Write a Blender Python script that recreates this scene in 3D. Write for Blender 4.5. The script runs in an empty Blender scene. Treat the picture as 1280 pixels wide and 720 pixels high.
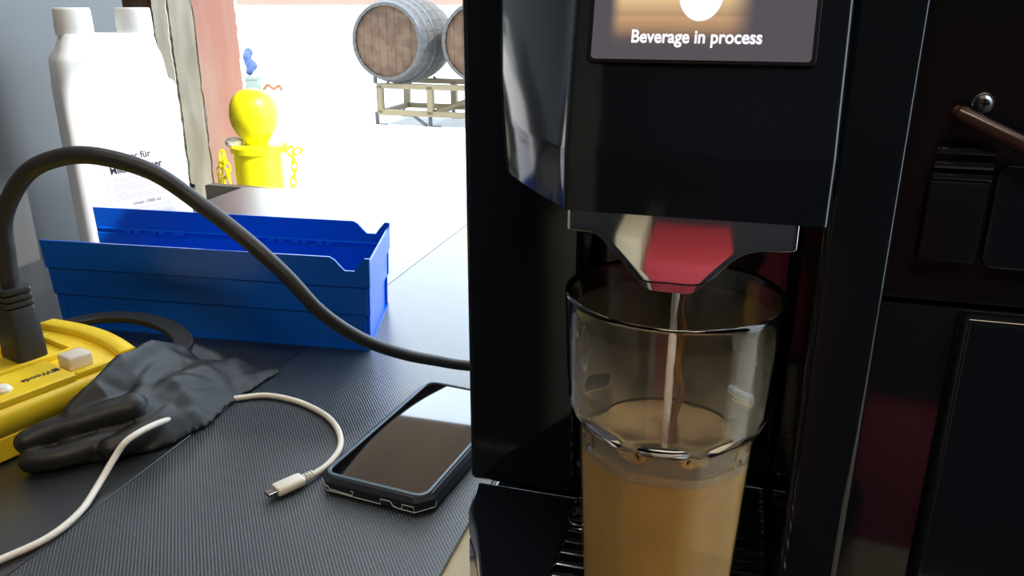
import bpy, bmesh, math, random
from mathutils import Vector, Matrix, noise
random.seed(4)
C = bpy.context.scene
PI = math.pi
R = math.radians

# ------------------------------------------------------------------ camera
cam = bpy.data.cameras.new('camera'); co = bpy.data.objects.new('camera', cam)
C.collection.objects.link(co)
cam.sensor_width = 36; cam.lens = 36 * 1005 / 1280; cam.clip_start = 0.01; cam.clip_end = 200
co.location = (0, 0, 1.22); co.rotation_euler = (R(70.5), 0, 0)
C.camera = co
# ------------------------------------------------------------------ sky, sun, exposure
w = bpy.data.worlds.new('sky'); C.world = w; w.use_nodes = True
bg = w.node_tree.nodes['Background']; bg.inputs[0].default_value = (0.72, 0.86, 1.0, 1); bg.inputs[1].default_value = 5.0
sl = bpy.data.lights.new('sun', 'SUN'); sl.energy = 6; sl.angle = R(1.0); sl.color = (1, 0.97, 0.92)
so = bpy.data.objects.new('sun', sl); C.collection.objects.link(so); so.rotation_euler = Vector((0.85 * 0.72, -0.52 * 0.72, 0.70)).to_track_quat('Z', 'Y').to_euler()
C.view_settings.view_transform = 'Standard'; C.view_settings.look = 'None'
C.view_settings.exposure = 0.0; C.view_settings.gamma = 1; C.view_settings.use_curve_mapping = False

PSI = R(-16)
GX, GY = 0.0612, 0.2844
def M(r, b, z=0):      # building grid (right, back, height) -> world
    return Vector((GX + r * math.cos(PSI) - b * math.sin(PSI), GY + r * math.sin(PSI) + b * math.cos(PSI), z))
W = 0.90               # worktop height

def area(name, loc, rot, size, sy, power, col):
    l = bpy.data.lights.new(name, 'AREA'); l.shape = 'RECTANGLE'; l.size = size; l.size_y = sy; l.energy = power; l.color = col
    o = bpy.data.objects.new(name, l); C.collection.objects.link(o); o.location = loc; o.rotation_euler = rot
    return o
area('warm_fill_light', M(0.25, -0.75, 2.28), (0, 0, PSI), 0.9, 0.12, 13, (1, 0.80, 0.55))  # added warm fill from an unseen lamp behind the camera
area('white_fill_light', M(-0.55, 0.55, 2.30), (0, 0, PSI), 1.2, 0.12, 6, (1, 0.98, 0.94))  # added white fill from overhead, brightens bottle and boards

# ------------------------------------------------------------------ materials
def mat(name, col, rough=0.5, metal=0.0, spec=0.5, coat=0.0, trans=0.0, ior=1.45, sub=0.0, emit=None, es=0.0,
        var=0.0, vscale=20.0, bump=0.0, bscale=60.0, col2=None, stretch=None):
    m = bpy.data.materials.new(name); m.use_nodes = True
    nt = m.node_tree; p = nt.nodes['Principled BSDF']
    p.inputs['Base Color'].default_value = (*col, 1); p.inputs['Roughness'].default_value = rough
    p.inputs['Metallic'].default_value = metal; p.inputs['Specular IOR Level'].default_value = spec
    p.inputs['Coat Weight'].default_value = coat; p.inputs['Coat Roughness'].default_value = 0.02
    p.inputs['Transmission Weight'].default_value = trans; p.inputs['IOR'].default_value = ior
    if sub:
        p.inputs['Subsurface Weight'].default_value = sub; p.inputs['Subsurface Radius'].default_value = (0.02, 0.02, 0.02)
    if emit:
        p.inputs['Emission Color'].default_value = (*emit, 1); p.inputs['Emission Strength'].default_value = es
    tc = nt.nodes.new('ShaderNodeTexCoord'); src = tc.outputs['Object']
    if stretch:
        mp = nt.nodes.new('ShaderNodeMapping'); mp.inputs['Scale'].default_value = stretch
        nt.links.new(src, mp.inputs['Vector']); src = mp.outputs['Vector']
    if var or col2:
        n = nt.nodes.new('ShaderNodeTexNoise'); n.inputs['Scale'].default_value = vscale; n.inputs['Detail'].default_value = 6
        nt.links.new(src, n.inputs['Vector'])
        r = nt.nodes.new('ShaderNodeValToRGB'); r.color_ramp.elements[0].position = 0.35; r.color_ramp.elements[1].position = 0.65
        c2 = col2 or tuple(min(1, c * (1 + var)) for c in col); c1 = col if col2 else tuple(c * (1 - var) for c in col)
        r.color_ramp.elements[0].color = (*c1, 1); r.color_ramp.elements[1].color = (*c2, 1)
        nt.links.new(n.outputs['Fac'], r.inputs['Fac']); nt.links.new(r.outputs['Color'], p.inputs['Base Color'])
    if bump:
        n = nt.nodes.new('ShaderNodeTexNoise'); n.inputs['Scale'].default_value = bscale; n.inputs['Detail'].default_value = 4
        nt.links.new(src, n.inputs['Vector'])
        b = nt.nodes.new('ShaderNodeBump'); b.inputs['Strength'].default_value = bump; b.inputs['Distance'].default_value = 0.002
        nt.links.new(n.outputs['Fac'], b.inputs['Height']); nt.links.new(b.outputs['Normal'], p.inputs['Normal'])
    return m

def mat_rib(name, col, coat, bs=0.42):      # black rubber matting with a fine woven emboss
    m = mat(name, col, 0.34, spec=0.5 + 0.2 * (coat > 0.5), coat=coat); m.node_tree.nodes['Principled BSDF'].inputs['Coat Roughness'].default_value = 0.28
    nt = m.node_tree; p = nt.nodes['Principled BSDF']
    tc = nt.nodes.new('ShaderNodeTexCoord'); sp = nt.nodes.new('ShaderNodeSeparateXYZ')
    nt.links.new(tc.outputs['Object'], sp.inputs[0])
    def sine(sock, k, ph=None):
        a = nt.nodes.new('ShaderNodeMath'); a.operation = 'MULTIPLY'; a.inputs[1].default_value = k; nt.links.new(sock, a.inputs[0])
        out = a.outputs[0]
        if ph is not None:
            q = nt.nodes.new('ShaderNodeMath'); q.operation = 'ADD'; nt.links.new(out, q.inputs[0]); nt.links.new(ph, q.inputs[1]); out = q.outputs[0]
        s = nt.nodes.new('ShaderNodeMath'); s.operation = 'SINE'; nt.links.new(out, s.inputs[0]); return s.outputs[0]
    a = sine(sp.outputs['X'], 2 * PI / 0.0026); b = sine(sp.outputs['Y'], 2 * PI / 0.0034)
    mul = nt.nodes.new('ShaderNodeMath'); mul.operation = 'MULTIPLY'; nt.links.new(a, mul.inputs[0]); nt.links.new(b, mul.inputs[1])
    n = nt.nodes.new('ShaderNodeTexNoise'); n.inputs['Scale'].default_value = 30; nt.links.new(tc.outputs['Object'], n.inputs['Vector'])
    ad = nt.nodes.new('ShaderNodeMath'); ad.operation = 'MULTIPLY_ADD'; ad.inputs[1].default_value = 0.5
    nt.links.new(n.outputs['Fac'], ad.inputs[0]); nt.links.new(mul.outputs[0], ad.inputs[2])
    bu = nt.nodes.new('ShaderNodeBump'); bu.inputs['Strength'].default_value = bs; bu.inputs['Distance'].default_value = 0.0006
    nt.links.new(ad.outputs[0], bu.inputs['Height']); nt.links.new(bu.outputs['Normal'], p.inputs['Normal'])
    return m

K = {}
K['gloss_black'] = mat('gloss black plastic', (0.006, 0.008, 0.013), 0.09, spec=0.5)
K['satin_black'] = mat('satin black plastic', (0.006, 0.007, 0.010), 0.35, spec=0.25)
K['chrome'] = mat('polished steel', (0.72, 0.70, 0.67), 0.05, 1.0)
K['steel'] = mat('brushed steel', (0.45, 0.45, 0.46), 0.22, 1.0)
K['mat'] = mat_rib('black embossed rubber', (0.014, 0.021, 0.030), 0.85)
K['mat_shaded'] = mat_rib('shaded black rubber', (0.013, 0.014, 0.017), 0.8, 0.12)  # base colour darkened to stand in for the shadow on the left
K['cream'] = mat('cream laminate', (0.62, 0.55, 0.40), 0.4, var=0.05)
K['grey_panel'] = mat('grey coated metal', (0.095, 0.097, 0.10), 0.22, spec=0.6, bump=0.05, bscale=8)
K['blue'] = mat('blue moulded plastic', (0.000, 0.105, 0.62), 0.28, sub=0.0, var=0.04, vscale=8)
K['yellow'] = mat('yellow moulded plastic', (0.80, 0.56, 0.02), 0.42, var=0.06, vscale=30, bump=0.03, bscale=400)
K['yellow_bright'] = mat('bright yellow plastic', (0.95, 0.85, 0.01), 0.35)
K['black_rubber'] = mat('black cable rubber', (0.022, 0.022, 0.024), 0.48, bump=0.05, bscale=300)
K['glove'] = mat('black nitrile', (0.012, 0.013, 0.014), 0.50, spec=0.5, bump=0.06, bscale=900)
K['white_cable'] = mat('off white cable', (0.78, 0.74, 0.66), 0.45)
K['white_plastic'] = mat('white plastic', (0.82, 0.80, 0.75), 0.4)
K['hdpe'] = mat('milky white plastic', (0.92, 0.92, 0.90), 0.45, sub=0.6)
K['cap'] = mat('white cap plastic', (0.86, 0.85, 0.80), 0.45)
K['label'] = mat('white paper label', (0.55, 0.55, 0.56), 0.5)
K['ink'] = mat('black ink', (0.02, 0.02, 0.025), 0.6)
K['grey_ink'] = mat('grey ink', (0.35, 0.35, 0.37), 0.6)
K['phone_case'] = mat('dark blue phone case', (0.012, 0.017, 0.028), 0.38)
K['phone_bezel'] = mat('blue grey phone bezel', (0.10, 0.16, 0.22), 0.25, spec=0.7)
K['phone_glass'] = mat('phone glass', (0.003, 0.003, 0.004), 0.03, spec=1.0, coat=1.0)
K['outline'] = mat('pale scuffed edging', (0.55, 0.57, 0.60), 0.5)
K['clear_switch'] = mat('milky switch plastic', (0.66, 0.58, 0.50), 0.3, sub=0.3)
K['wood_head'] = mat('oak barrel head', (0.060, 0.031, 0.016), 0.8, col2=(0.105, 0.061, 0.034), vscale=5, stretch=(2, 2, 2))
K['wood_stave'] = mat('grey oak stave', (0.075, 0.068, 0.062), 0.8, var=0.25, vscale=8)
K['hoop'] = mat('galvanised hoop', (0.085, 0.09, 0.097), 0.5, 0.3, var=0.15)
K['rack'] = mat('cream rack paint', (0.19, 0.145, 0.075), 0.5)
K['dark_iron'] = mat('dark iron', (0.08, 0.08, 0.085), 0.5, 0.5)
K['concrete'] = mat('pale concrete', (0.58, 0.58, 0.57), 0.7, var=0.10, vscale=1.2)
K['weathered'] = mat('peeling off white paint on wood', (0.55, 0.52, 0.44), 0.8, col2=(0.88, 0.85, 0.77), vscale=14, bump=0.4, bscale=40, stretch=(1, 1, 0.25))
K['bare_wood'] = mat('bare brown wood', (0.10, 0.055, 0.032), 0.8, var=0.4, vscale=12, bump=0.4, stretch=(1, 1, 0.15))
K['pink'] = mat('faded red paint on wood', (0.88, 0.44, 0.38), 0.7, col2=(0.92, 0.58, 0.52), vscale=16, bump=0.3, bscale=40, stretch=(1, 1, 0.2))
K['ceiling'] = mat('brown timber ceiling', (0.20, 0.13, 0.08), 0.8, var=0.2, vscale=4, stretch=(1, 0.1, 1))
K['wall_dark'] = mat('dark grey plaster', (0.022, 0.023, 0.027), 0.9)
K['wall_cream'] = mat('cream plaster', (0.45, 0.40, 0.30), 0.9)
K['reflected_red'] = mat('red for spout reflection', (0.50, 0.05, 0.07), 0.6)  # only for the added cabinet that reddens the spout reflection
K['far_wall'] = mat('white painted wall', (0.82, 0.82, 0.80), 0.8)
K['brown_trim'] = mat('red brown timber', (0.30, 0.16, 0.12), 0.8)
K['lever'] = mat('dark brown plastic', (0.040, 0.018, 0.014), 0.25)
K['lamp'] = mat('fill lamp diffuser', (0.9, 0.9, 0.9), 0.5, emit=(1, 0.95, 0.85), es=2)  # glow of the added fill lamps
K['pale_crate'] = mat('pale green crate', (0.16, 0.19, 0.16), 0.6)
K['blue_cloth'] = mat('blue cloth', (0.05, 0.08, 0.20), 0.8, var=0.3, vscale=20)
K['orange'] = mat('orange rubber', (0.22, 0.085, 0.03), 0.6)
K['coffee'] = mat('milky coffee', (0.74, 0.48, 0.16), 0.35, sub=0.2, var=0.05, vscale=60)
K['foam'] = mat('pale coffee foam', (0.55, 0.42, 0.24), 0.5, var=0.08, vscale=120, bump=0.1, bscale=600)
K['milk'] = mat('milk', (0.85, 0.82, 0.74), 0.25)
K['brown_coffee'] = mat('dark brewed coffee', (0.16, 0.075, 0.02), 0.12)
g = mat('clear glass', (1, 1, 1), 0.0, trans=1.0, ior=1.48); K['glass'] = g
# milky residue on the inside of the glass
m = bpy.data.materials.new('milk film'); m.use_nodes = True; nt = m.node_tree; nt.nodes.clear()
out = nt.nodes.new('ShaderNodeOutputMaterial'); mix = nt.nodes.new('ShaderNodeMixShader')
tr = nt.nodes.new('ShaderNodeBsdfTransparent'); df = nt.nodes.new('ShaderNodeBsdfTranslucent'); d2 = nt.nodes.new('ShaderNodeBsdfDiffuse')
df.inputs[0].default_value = (0.62, 0.55, 0.42, 1); d2.inputs[0].default_value = (0.62, 0.55, 0.42, 1)
ms2 = nt.nodes.new('ShaderNodeMixShader'); ms2.inputs[0].default_value = 0.6
nt.links.new(df.outputs[0], ms2.inputs[1]); nt.links.new(d2.outputs[0], ms2.inputs[2])
tc = nt.nodes.new('ShaderNodeTexCoord'); sp = nt.nodes.new('ShaderNodeSeparateXYZ'); nt.links.new(tc.outputs['Object'], sp.inputs[0])
mr = nt.nodes.new('ShaderNodeMapRange'); mr.inputs['From Min'].default_value = 0.132; mr.inputs['From Max'].default_value = 0.078
mr.inputs['To Min'].default_value = 0.10; mr.inputs['To Max'].default_value = 0.66
nt.links.new(sp.outputs['Z'], mr.inputs['Value'])
nz = nt.nodes.new('ShaderNodeTexNoise'); nz.inputs['Scale'].default_value = 110; nz.inputs['Detail'].default_value = 3
nt.links.new(tc.outputs['Object'], nz.inputs['Vector'])
rp = nt.nodes.new('ShaderNodeValToRGB'); rp.color_ramp.elements[0].position = 0.27; rp.color_ramp.elements[0].color = (0.45, 0.45, 0.45, 1); rp.color_ramp.elements[1].position = 0.31
nt.links.new(nz.outputs['Fac'], rp.inputs['Fac'])
mm = nt.nodes.new('ShaderNodeMath'); mm.operation = 'MULTIPLY'; nt.links.new(mr.outputs[0], mm.inputs[0]); nt.links.new(rp.outputs['Color'], mm.inputs[1])
nt.links.new(mm.outputs[0], mix.inputs[0]); nt.links.new(tr.outputs[0], mix.inputs[1]); nt.links.new(ms2.outputs[0], mix.inputs[2])
nt.links.new(mix.outputs[0], out.inputs[0]); K['film'] = m

def emis(name, col, s):
    m = bpy.data.materials.new(name); m.use_nodes = True; nt = m.node_tree; nt.nodes.clear()
    o = nt.nodes.new('ShaderNodeOutputMaterial'); e = nt.nodes.new('ShaderNodeEmission'); e.inputs[0].default_value = (*col, 1); e.inputs[1].default_value = s
    nt.links.new(e.outputs[0], o.inputs[0]); return m
K['screen_grey'] = emis('screen backlight', (0.098, 0.085, 0.100), 1.0)
K['screen_white'] = emis('screen white', (0.95, 0.95, 1.0), 1.15)
m = emis('screen picture', (1, 1, 1), 1.0); nt = m.node_tree; e = nt.nodes['Emission']   # lit picture of a warm table top
tc = nt.nodes.new('ShaderNodeTexCoord'); sp = nt.nodes.new('ShaderNodeSeparateXYZ'); nt.links.new(tc.outputs['Object'], sp.inputs[0])
rp = nt.nodes.new('ShaderNodeValToRGB'); els = rp.color_ramp.elements
els[0].position = 0.0; els[0].color = (0.20, 0.13, 0.10, 1); els[1].position = 1.0; els[1].color = (0.95, 0.75, 0.45, 1)
q = els.new(0.30); q.color = (0.60, 0.36, 0.19, 1); q = els.new(0.34); q.color = (0.48, 0.30, 0.17, 1); q = els.new(0.55); q.color = (0.80, 0.55, 0.28, 1); q = els.new(0.58); q.color = (0.66, 0.43, 0.21, 1)
mr = nt.nodes.new('ShaderNodeMapRange'); mr.inputs['From Min'].default_value = 0.0; mr.inputs['From Max'].default_value = 0.022
nt.links.new(sp.outputs['Z'], mr.inputs['Value']); nt.links.new(mr.outputs[0], rp.inputs['Fac'])
def edge(sock, a, b):
    q = nt.nodes.new('ShaderNodeMapRange'); q.interpolation_type = 'SMOOTHSTEP'; q.inputs['From Min'].default_value = a; q.inputs['From Max'].default_value = b
    nt.links.new(sock, q.inputs['Value']); return q.outputs[0]
def mul(a, b):
    q = nt.nodes.new('ShaderNodeMath'); q.operation = 'MULTIPLY'; nt.links.new(a, q.inputs[0]); nt.links.new(b, q.inputs[1]); return q.outputs[0]
msk = mul(mul(edge(sp.outputs['X'], -0.0255, -0.021), edge(sp.outputs['X'], 0.0200, 0.0100)), edge(sp.outputs['Z'], -0.003, 0.0035))
mx = nt.nodes.new('ShaderNodeMix'); mx.data_type = 'RGBA'; mx.inputs[6].default_value = (0.098, 0.085, 0.100, 1)
nt.links.new(msk, mx.inputs[0]); nt.links.new(rp.outputs['Color'], mx.inputs[7]); nt.links.new(mx.outputs[2], e.inputs[0]); K['screen_pic'] = m

# ------------------------------------------------------------------ mesh helpers
class MB:
    def __init__(s): s.bm = bmesh.new()
    def box(s, x0, x1, y0, y1, z0, z1, bev=0.0, seg=2, mx=None):
        r = bmesh.ops.create_cube(s.bm, size=1); vs = r['verts']
        for v in vs: v.co = Vector(((x0 + x1) / 2 + v.co.x * (x1 - x0), (y0 + y1) / 2 + v.co.y * (y1 - y0), (z0 + z1) / 2 + v.co.z * (z1 - z0)))
        if mx:
            for v in vs: v.co = mx @ v.co
        if bev:
            ed = {e for v in vs for e in v.link_edges}
            bmesh.ops.bevel(s.bm, geom=list(ed), offset=bev, segments=seg, profile=0.5, affect='EDGES')
        return s
    def prism(s, poly, z0, z1, f=None):      # poly [(x,y)], extruded in z; f maps a point
        f = f or (lambda x, y, z: (x, y, z))
        a = [s.bm.verts.new(f(x, y, z0)) for x, y in poly]; b = [s.bm.verts.new(f(x, y, z1)) for x, y in poly]
        n = len(poly)
        for i in range(n): s.bm.faces.new((a[i], a[(i + 1) % n], b[(i + 1) % n], b[i]))
        s.bm.faces.new(a[::-1]); s.bm.faces.new(b)
        return s
    def loft(s, rings, close=True, caps=True):
        vr = [[s.bm.verts.new(p) for p in r] for r in rings]; n = len(rings[0])
        for a, b in zip(vr, vr[1:]):
            for i in range(n if close else n - 1): s.bm.faces.new((a[i], a[(i + 1) % n], b[(i + 1) % n], b[i]))
        if caps: s.bm.faces.new(vr[0][::-1]); s.bm.faces.new(vr[-1])
        return s
    def tube(s, pts, rad, seg=12, caps=True, flat=1.0):
        pts = [Vector(p) for p in pts]; n = len(pts)
        rad = rad if isinstance(rad, (list, tuple)) else [rad] * n
        rings = []; up = None
        for i, p in enumerate(pts):
            t = (pts[min(i + 1, n - 1)] - pts[max(i - 1, 0)]).normalized()
            if up is None: up = t.orthogonal().normalized()
            up = (up - t * up.dot(t)).normalized(); sd = t.cross(up)
            rings.append([p + (up * math.cos(2 * PI * k / seg) + sd * math.sin(2 * PI * k / seg) * flat) * rad[i] for k in range(seg)])
        return s.loft(rings, True, caps)
    def lathe(s, prof, seg=48, cx=0, cy=0, caps=False, mx=None):
        rings = [[(cx + r * math.cos(2 * PI * k / seg), cy + r * math.sin(2 * PI * k / seg), z) for k in range(seg)] for r, z in prof]
        if mx: rings = [[mx @ Vector(p) for p in q] for q in rings]
        return s.loft(rings, True, caps)
    def torus(s, c, Rr, r, axis='Z', seg=32, sg=10, a0=0, a1=2 * PI, sx=1, sy=1, mx=None):
        pts = []
        full = abs(a1 - a0 - 2 * PI) < 1e-6
        k = seg if full else seg + 1
        rings = []
        for i in range(k):
            a = a0 + (a1 - a0) * i / seg; ring = []
            for j in range(sg):
                b = 2 * PI * j / sg; q = Rr + r * math.cos(b)
                v = Vector((q * math.cos(a) * sx, q * math.sin(a) * sy, r * math.sin(b)))
                if axis == 'X': v = Vector((v.z, v.x, v.y))
                if axis == 'Y': v = Vector((v.x, v.z, v.y))
                if mx: v = mx @ v
                ring.append(v + Vector(c))
            rings.append(ring)
        if full: rings.append(rings[0])
        s.loft(rings, True, not full)
        if full: bmesh.ops.remove_doubles(s.bm, verts=s.bm.verts, dist=1e-6)
        return s
    def sphere(s, c, r, u=24, v=16, sc=(1, 1, 1)):
        q = bmesh.ops.create_uvsphere(s.bm, u_segments=u, v_segments=v, radius=r)
        for x in q['verts']: x.co = Vector((x.co.x * sc[0], x.co.y * sc[1], x.co.z * sc[2])) + Vector(c)
        return s
    def build(s, name, m, parent=None, sharp=35, loc=None, rz=None, bevel=0.0, bseg=3):
        bmesh.ops.recalc_face_normals(s.bm, faces=s.bm.faces)
        me = bpy.data.meshes.new(name); s.bm.to_mesh(me); s.bm.free()
        for p in me.polygons: p.use_smooth = True
        me.set_sharp_from_angle(angle=R(sharp))
        me.materials.append(K[m] if isinstance(m, str) else m)
        o = bpy.data.objects.new(name, me); C.collection.objects.link(o)
        if parent: o.parent = parent
        if loc is not None: o.location = loc
        if rz is not None: o.rotation_euler = (0, 0, rz)
        if bevel:
            b = o.modifiers.new('bevel', 'BEVEL'); b.width = bevel; b.segments = bseg; b.limit_method = 'ANGLE'; b.angle_limit = R(38)
        return o

def tag(o, label=None, cat=None, group=None, kind=None):
    for k, v in (('label', label), ('category', cat), ('group', group), ('kind', kind)):
        if v: o[k] = v
    return o
def thing(name, label, cat, loc, rz=0, group=None):
    o = bpy.data.objects.new(name, None); o.empty_display_size = 0.05; C.collection.objects.link(o)
    o.location = loc; o.rotation_euler = (0, 0, rz)
    return tag(o, label, cat, group)
def structure(o): o['kind'] = 'structure'; return o
def spline(P, n=12):
    P = [Vector(p) for p in P]; out = []
    for i in range(len(P) - 1):
        p0, p1, p2, p3 = P[max(i - 1, 0)], P[i], P[i + 1], P[min(i + 2, len(P) - 1)]
        for k in range(n):
            t = k / n
            out.append(0.5 * ((2 * p1) + (p2 - p0) * t + (2 * p0 - 5 * p1 + 4 * p2 - p3) * t * t + (3 * p1 - p0 - 3 * p2 + p3) * t ** 3))
    return out + [P[-1]]
def rrect(x0, x1, y0, y1, r, n=5):
    out = []
    for cx, cy, a in ((x1 - r, y1 - r, 0), (x0 + r, y1 - r, 90), (x0 + r, y0 + r, 180), (x1 - r, y0 + r, 270)):
        for k in range(n + 1):
            t = R(a + 90 * k / n); out.append((cx + r * math.cos(t), cy + r * math.sin(t)))
    return out
def text(name, body, size, m, parent, loc, rot, bold=0.0, shear=0.0, ext=0.0002, align='LEFT', xs=1.0):
    cu = bpy.data.curves.new(name, 'FONT'); cu.body = body; cu.size = size; cu.offset = bold; cu.extrude = ext; cu.align_x = align; cu.shear = shear
    t = bpy.data.objects.new(name + '_tmp', cu); C.collection.objects.link(t)
    dg = bpy.context.evaluated_depsgraph_get(); me = bpy.data.meshes.new_from_object(t.evaluated_get(dg))
    bpy.data.objects.remove(t)
    me.name = name; me.materials.clear(); me.materials.append(K[m])
    o = bpy.data.objects.new(name, me); C.collection.objects.link(o); o.parent = parent; o.location = loc; o.rotation_euler = rot; o.scale = (xs, 1, 1)
    return o
def grid_obj(name, m, r0, r1, b0, b1, z0, z1):      # a slab laid out on the building grid
    b = MB(); b.box(r0, r1, b0, b1, z0, z1)
    return structure(b.build(name, m, None, loc=M(0, 0, 0), rz=PSI))

# ------------------------------------------------------------------ the setting
structure(MB().box(-40, 40, -6, 60, -0.1, 0).build('floor', 'concrete'))
grid_obj('ceiling', 'ceiling', -3.2, 0.52, -1.7, 0.90, 2.40, 2.5)
grid_obj('ceiling_side', 'ceiling', 0.52, 2.6, -1.7, -0.20, 2.40, 2.5)
grid_obj('ceiling_porch', 'ceiling', -3.2, -0.55, 0.90, 2.75, 2.40, 2.5)
grid_obj('floor_inside', 'wall_dark', -3.1, 1.2, -1.6, 1.0, 0.0, 0.004)
grid_obj('wall_left', 'grey_panel', -0.905, -0.865, -0.35, 0.743, 0.0, 2.4)
grid_obj('wall_side', 'wall_cream', -3.2, -3.1, -1.7, 1.87, 0, 2.4)
grid_obj('wall_front', 'wall_dark', -3.2, -1.83, 1.87, 1.95, 0, 2.4)
grid_obj('wall_back', 'wall_dark', -0.95, 2.6, -1.7, -1.6, 0, 2.4)
grid_obj('wall_corner', 'wall_cream', -3.1, -0.95, -1.7, -1.6, 0, 2.4)
grid_obj('wall_right', 'wall_dark', 1.2, 1.3, -1.6, -0.20, 0, 2.4)

grid_obj('trim_1', 'bare_wood', -1.83, -1.710, 1.865, 1.89, 0, 2.4)
def ragged(x0, x1, b0, b1, seed):      # a weathered board with an uneven edge
    bm = MB(); rings = []; rnd = random.Random(seed); j = k = 0
    for i in range(301):
        z = 2.4 * i / 300; j = 0.7 * j + 0.0022 * rnd.uniform(-1, 1); k = 0.7 * k + 0.002 * rnd.uniform(-1, 1)
        rings.append([(x0 + k, b0, z), (x1 + j, b0, z), (x1 + j, b1, z), (x0 + k, b1, z)])
    return bm.loft(rings)
structure(ragged(-1.709, -1.662, 1.850, 1.864, 1).build('trim_2', 'weathered', None, loc=M(0, 0, 0), rz=PSI))
structure(ragged(-1.652, -1.573, 1.850, 1.864, 2).build('trim_3', 'weathered', None, loc=M(0, 0, 0), rz=PSI))
structure(ragged(-1.566, -1.4245, 1.848, 1.862, 3).build('trim_4', 'pink', None, loc=M(0, 0, 0), rz=PSI))
grid_obj('trim_5', 'bare_wood', -1.668, -1.56, 1.866, 1.89, 0, 2.4)
structure(MB().box(-14, 14, 24, 24.3, 0, 5).build('wall_far', 'far_wall'))
structure(MB().box(-9, -1.2, 23.9, 24.0, 1.18, 1.9).build('trim_6', 'brown_trim'))

# added fixtures for the two fill lights (out of the frame, they light the counter)
for nm, lab, r, b, L in (('fill_lamp', 'added fill lamp above the counter, unseen behind the camera', 0.25, -0.75, 0.45), ('fill_lamp', 'added fill lamp, unseen above the blue bin', -0.55, 0.55, 0.6)):
    t = thing(nm, lab, 'lamp', M(r, b, 2.31), PSI)
    MB().box(-L - 0.02, L + 0.02, -0.08, 0.08, 0.03, 0.09, 0.01).build('housing', 'white_plastic', t)
    MB().box(-L, L, -0.06, 0.06, 0.0, 0.03).build('diffuser', 'lamp', t)

# low cabinets added behind the camera to give the spout its reflections
def cabinet(label, m, r0, r1, h):
    t = thing('added_cabinet', label, 'cabinet', M((r0 + r1) / 2, -1.42, 0), PSI); k = (r1 - r0) / 2
    MB().box(-k, k, -0.16, 0.14, 0.03, h, 0.004).build('body', m, t)
    MB().box(-k + 0.01, k - 0.01, 0.141, 0.158, 0.05, h - 0.02, 0.003).build('door', m, t)
    MB().tube([(k - 0.04, 0.165, h * 0.5), (k - 0.04, 0.165, h * 0.7)], 0.006, 10).build('handle', 'steel', t)
cabinet('red cabinet added behind the camera for the red reflection in the steel spout', 'reflected_red', -0.23, 0.19, 0.74)
cabinet('cream cabinet added behind the camera for the cream reflection in the steel spout', 'cream', -0.38, -0.25, 0.78)

# counter and mats (grid frame)
ct = thing('counter', 'long counter with cream laminate top under the black rubber matting', 'counter', M(0, 0, 0), PSI)
MB().box(-0.20, 0.62, -0.11, 0.985, 0.86, W - 0.003, 0.002).build('worktop', 'cream', ct)
MB().box(-0.863, -0.2001, -0.11, 0.985, 0.86, W - 0.003).build('worktop_core', 'satin_black', ct)
MB().box(-0.85, 0.60, -0.08, 0.95, 0.10, 0.86).build('body', 'satin_black', ct)
MB().box(-0.95, 0.62, 0.986, 1.010, 0.86, W - 0.0035, 0.002).build('back_edge', 'steel', ct)
for s in (-0.83, 0.55):
    for q in (-0.06, 0.9): MB().box(s, s + 0.05, q, q + 0.05, 0, 0.10).build('foot', 'satin_black', ct)
def matting(label, r0, r1, b0, b1, m='mat'):
    o = MB().box(r0, r1, b0, b1, W - 0.003, W, 0.0003, 1).build('rubber_mat', m, None, loc=M(0, 0, 0), rz=PSI)
    return tag(o, label, 'mat')
matting('black embossed rubber mat in front, under the phone and the blue bin', -0.3762, -0.130, -0.10, 0.98)
matting('black rubber mat strip, colour darkened as shade, on the left under the yellow power box', -0.860, -0.3771, -0.10, 0.98, 'mat_shaded')

# ------------------------------------------------------------------ coffee machine
cm = thing('coffee_machine', 'glossy black coffee machine filling the right half of the picture', 'coffee machine', M(0, 0, W), PSI)
def zz(z): return z - W
body = [(-0.1048, 0.062), (-0.0475, 0.062), (-0.0475, 0.100), (0.049, 0.100), (0.049, 0.0), (0.0722, 0.0), (0.0722, 0.40), (-0.1048, 0.40)]
MB().prism(body, zz(0.979), 0.66).build('body', 'gloss_black', cm, bevel=0.003)
MB().box(-0.0474, 0.0489, 0.0405, 0.0999, zz(1.156), 0.659).build('bay_ceiling', 'satin_black', cm)
base = [(-0.0998, 0.0610), (-0.0968, 0.036), (-0.0887, 0.022), (-0.0816, 0.0054), (-0.0756, -0.010), (-0.0655, -0.035), (-0.0550, -0.055), (-0.03, -0.078), (0.0, -0.086), (0.04, -0.084), (0.062, -0.07), (0.0722, -0.04), (0.0722, 0.3), (-0.0990, 0.3)]
MB().prism(base, 0.004, zz(0.964)).build('base', 'gloss_black', cm, bevel=0.004)
inn = (-0.046, 0.0475, -0.066, 0.0995)
rim = MB()
rim.prism([(-0.0998, 0.0610), (-0.0968, 0.036), (-0.0887, 0.022), (-0.0816, 0.0054), (-0.0756, -0.010), (-0.0655, -0.035), (-0.0550, -0.055), (inn[0], -0.066), (inn[0], 0.0610)], zz(0.9641), zz(0.979))
rim.prism([(inn[0], -0.066), (-0.055, -0.055), (-0.03, -0.078), (0.0, -0.086), (0.04, -0.084), (0.062, -0.07), (inn[1], -0.066)], zz(0.9641), zz(0.979))
rim.prism([(inn[1], -0.066), (0.062, -0.07), (0.0722, -0.04), (0.0722, -0.001), (inn[1], -0.001)], zz(0.9641), zz(0.979))
rim.build('tray_rim', 'gloss_black', cm, bevel=0.0025)
sl0 = None
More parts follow.
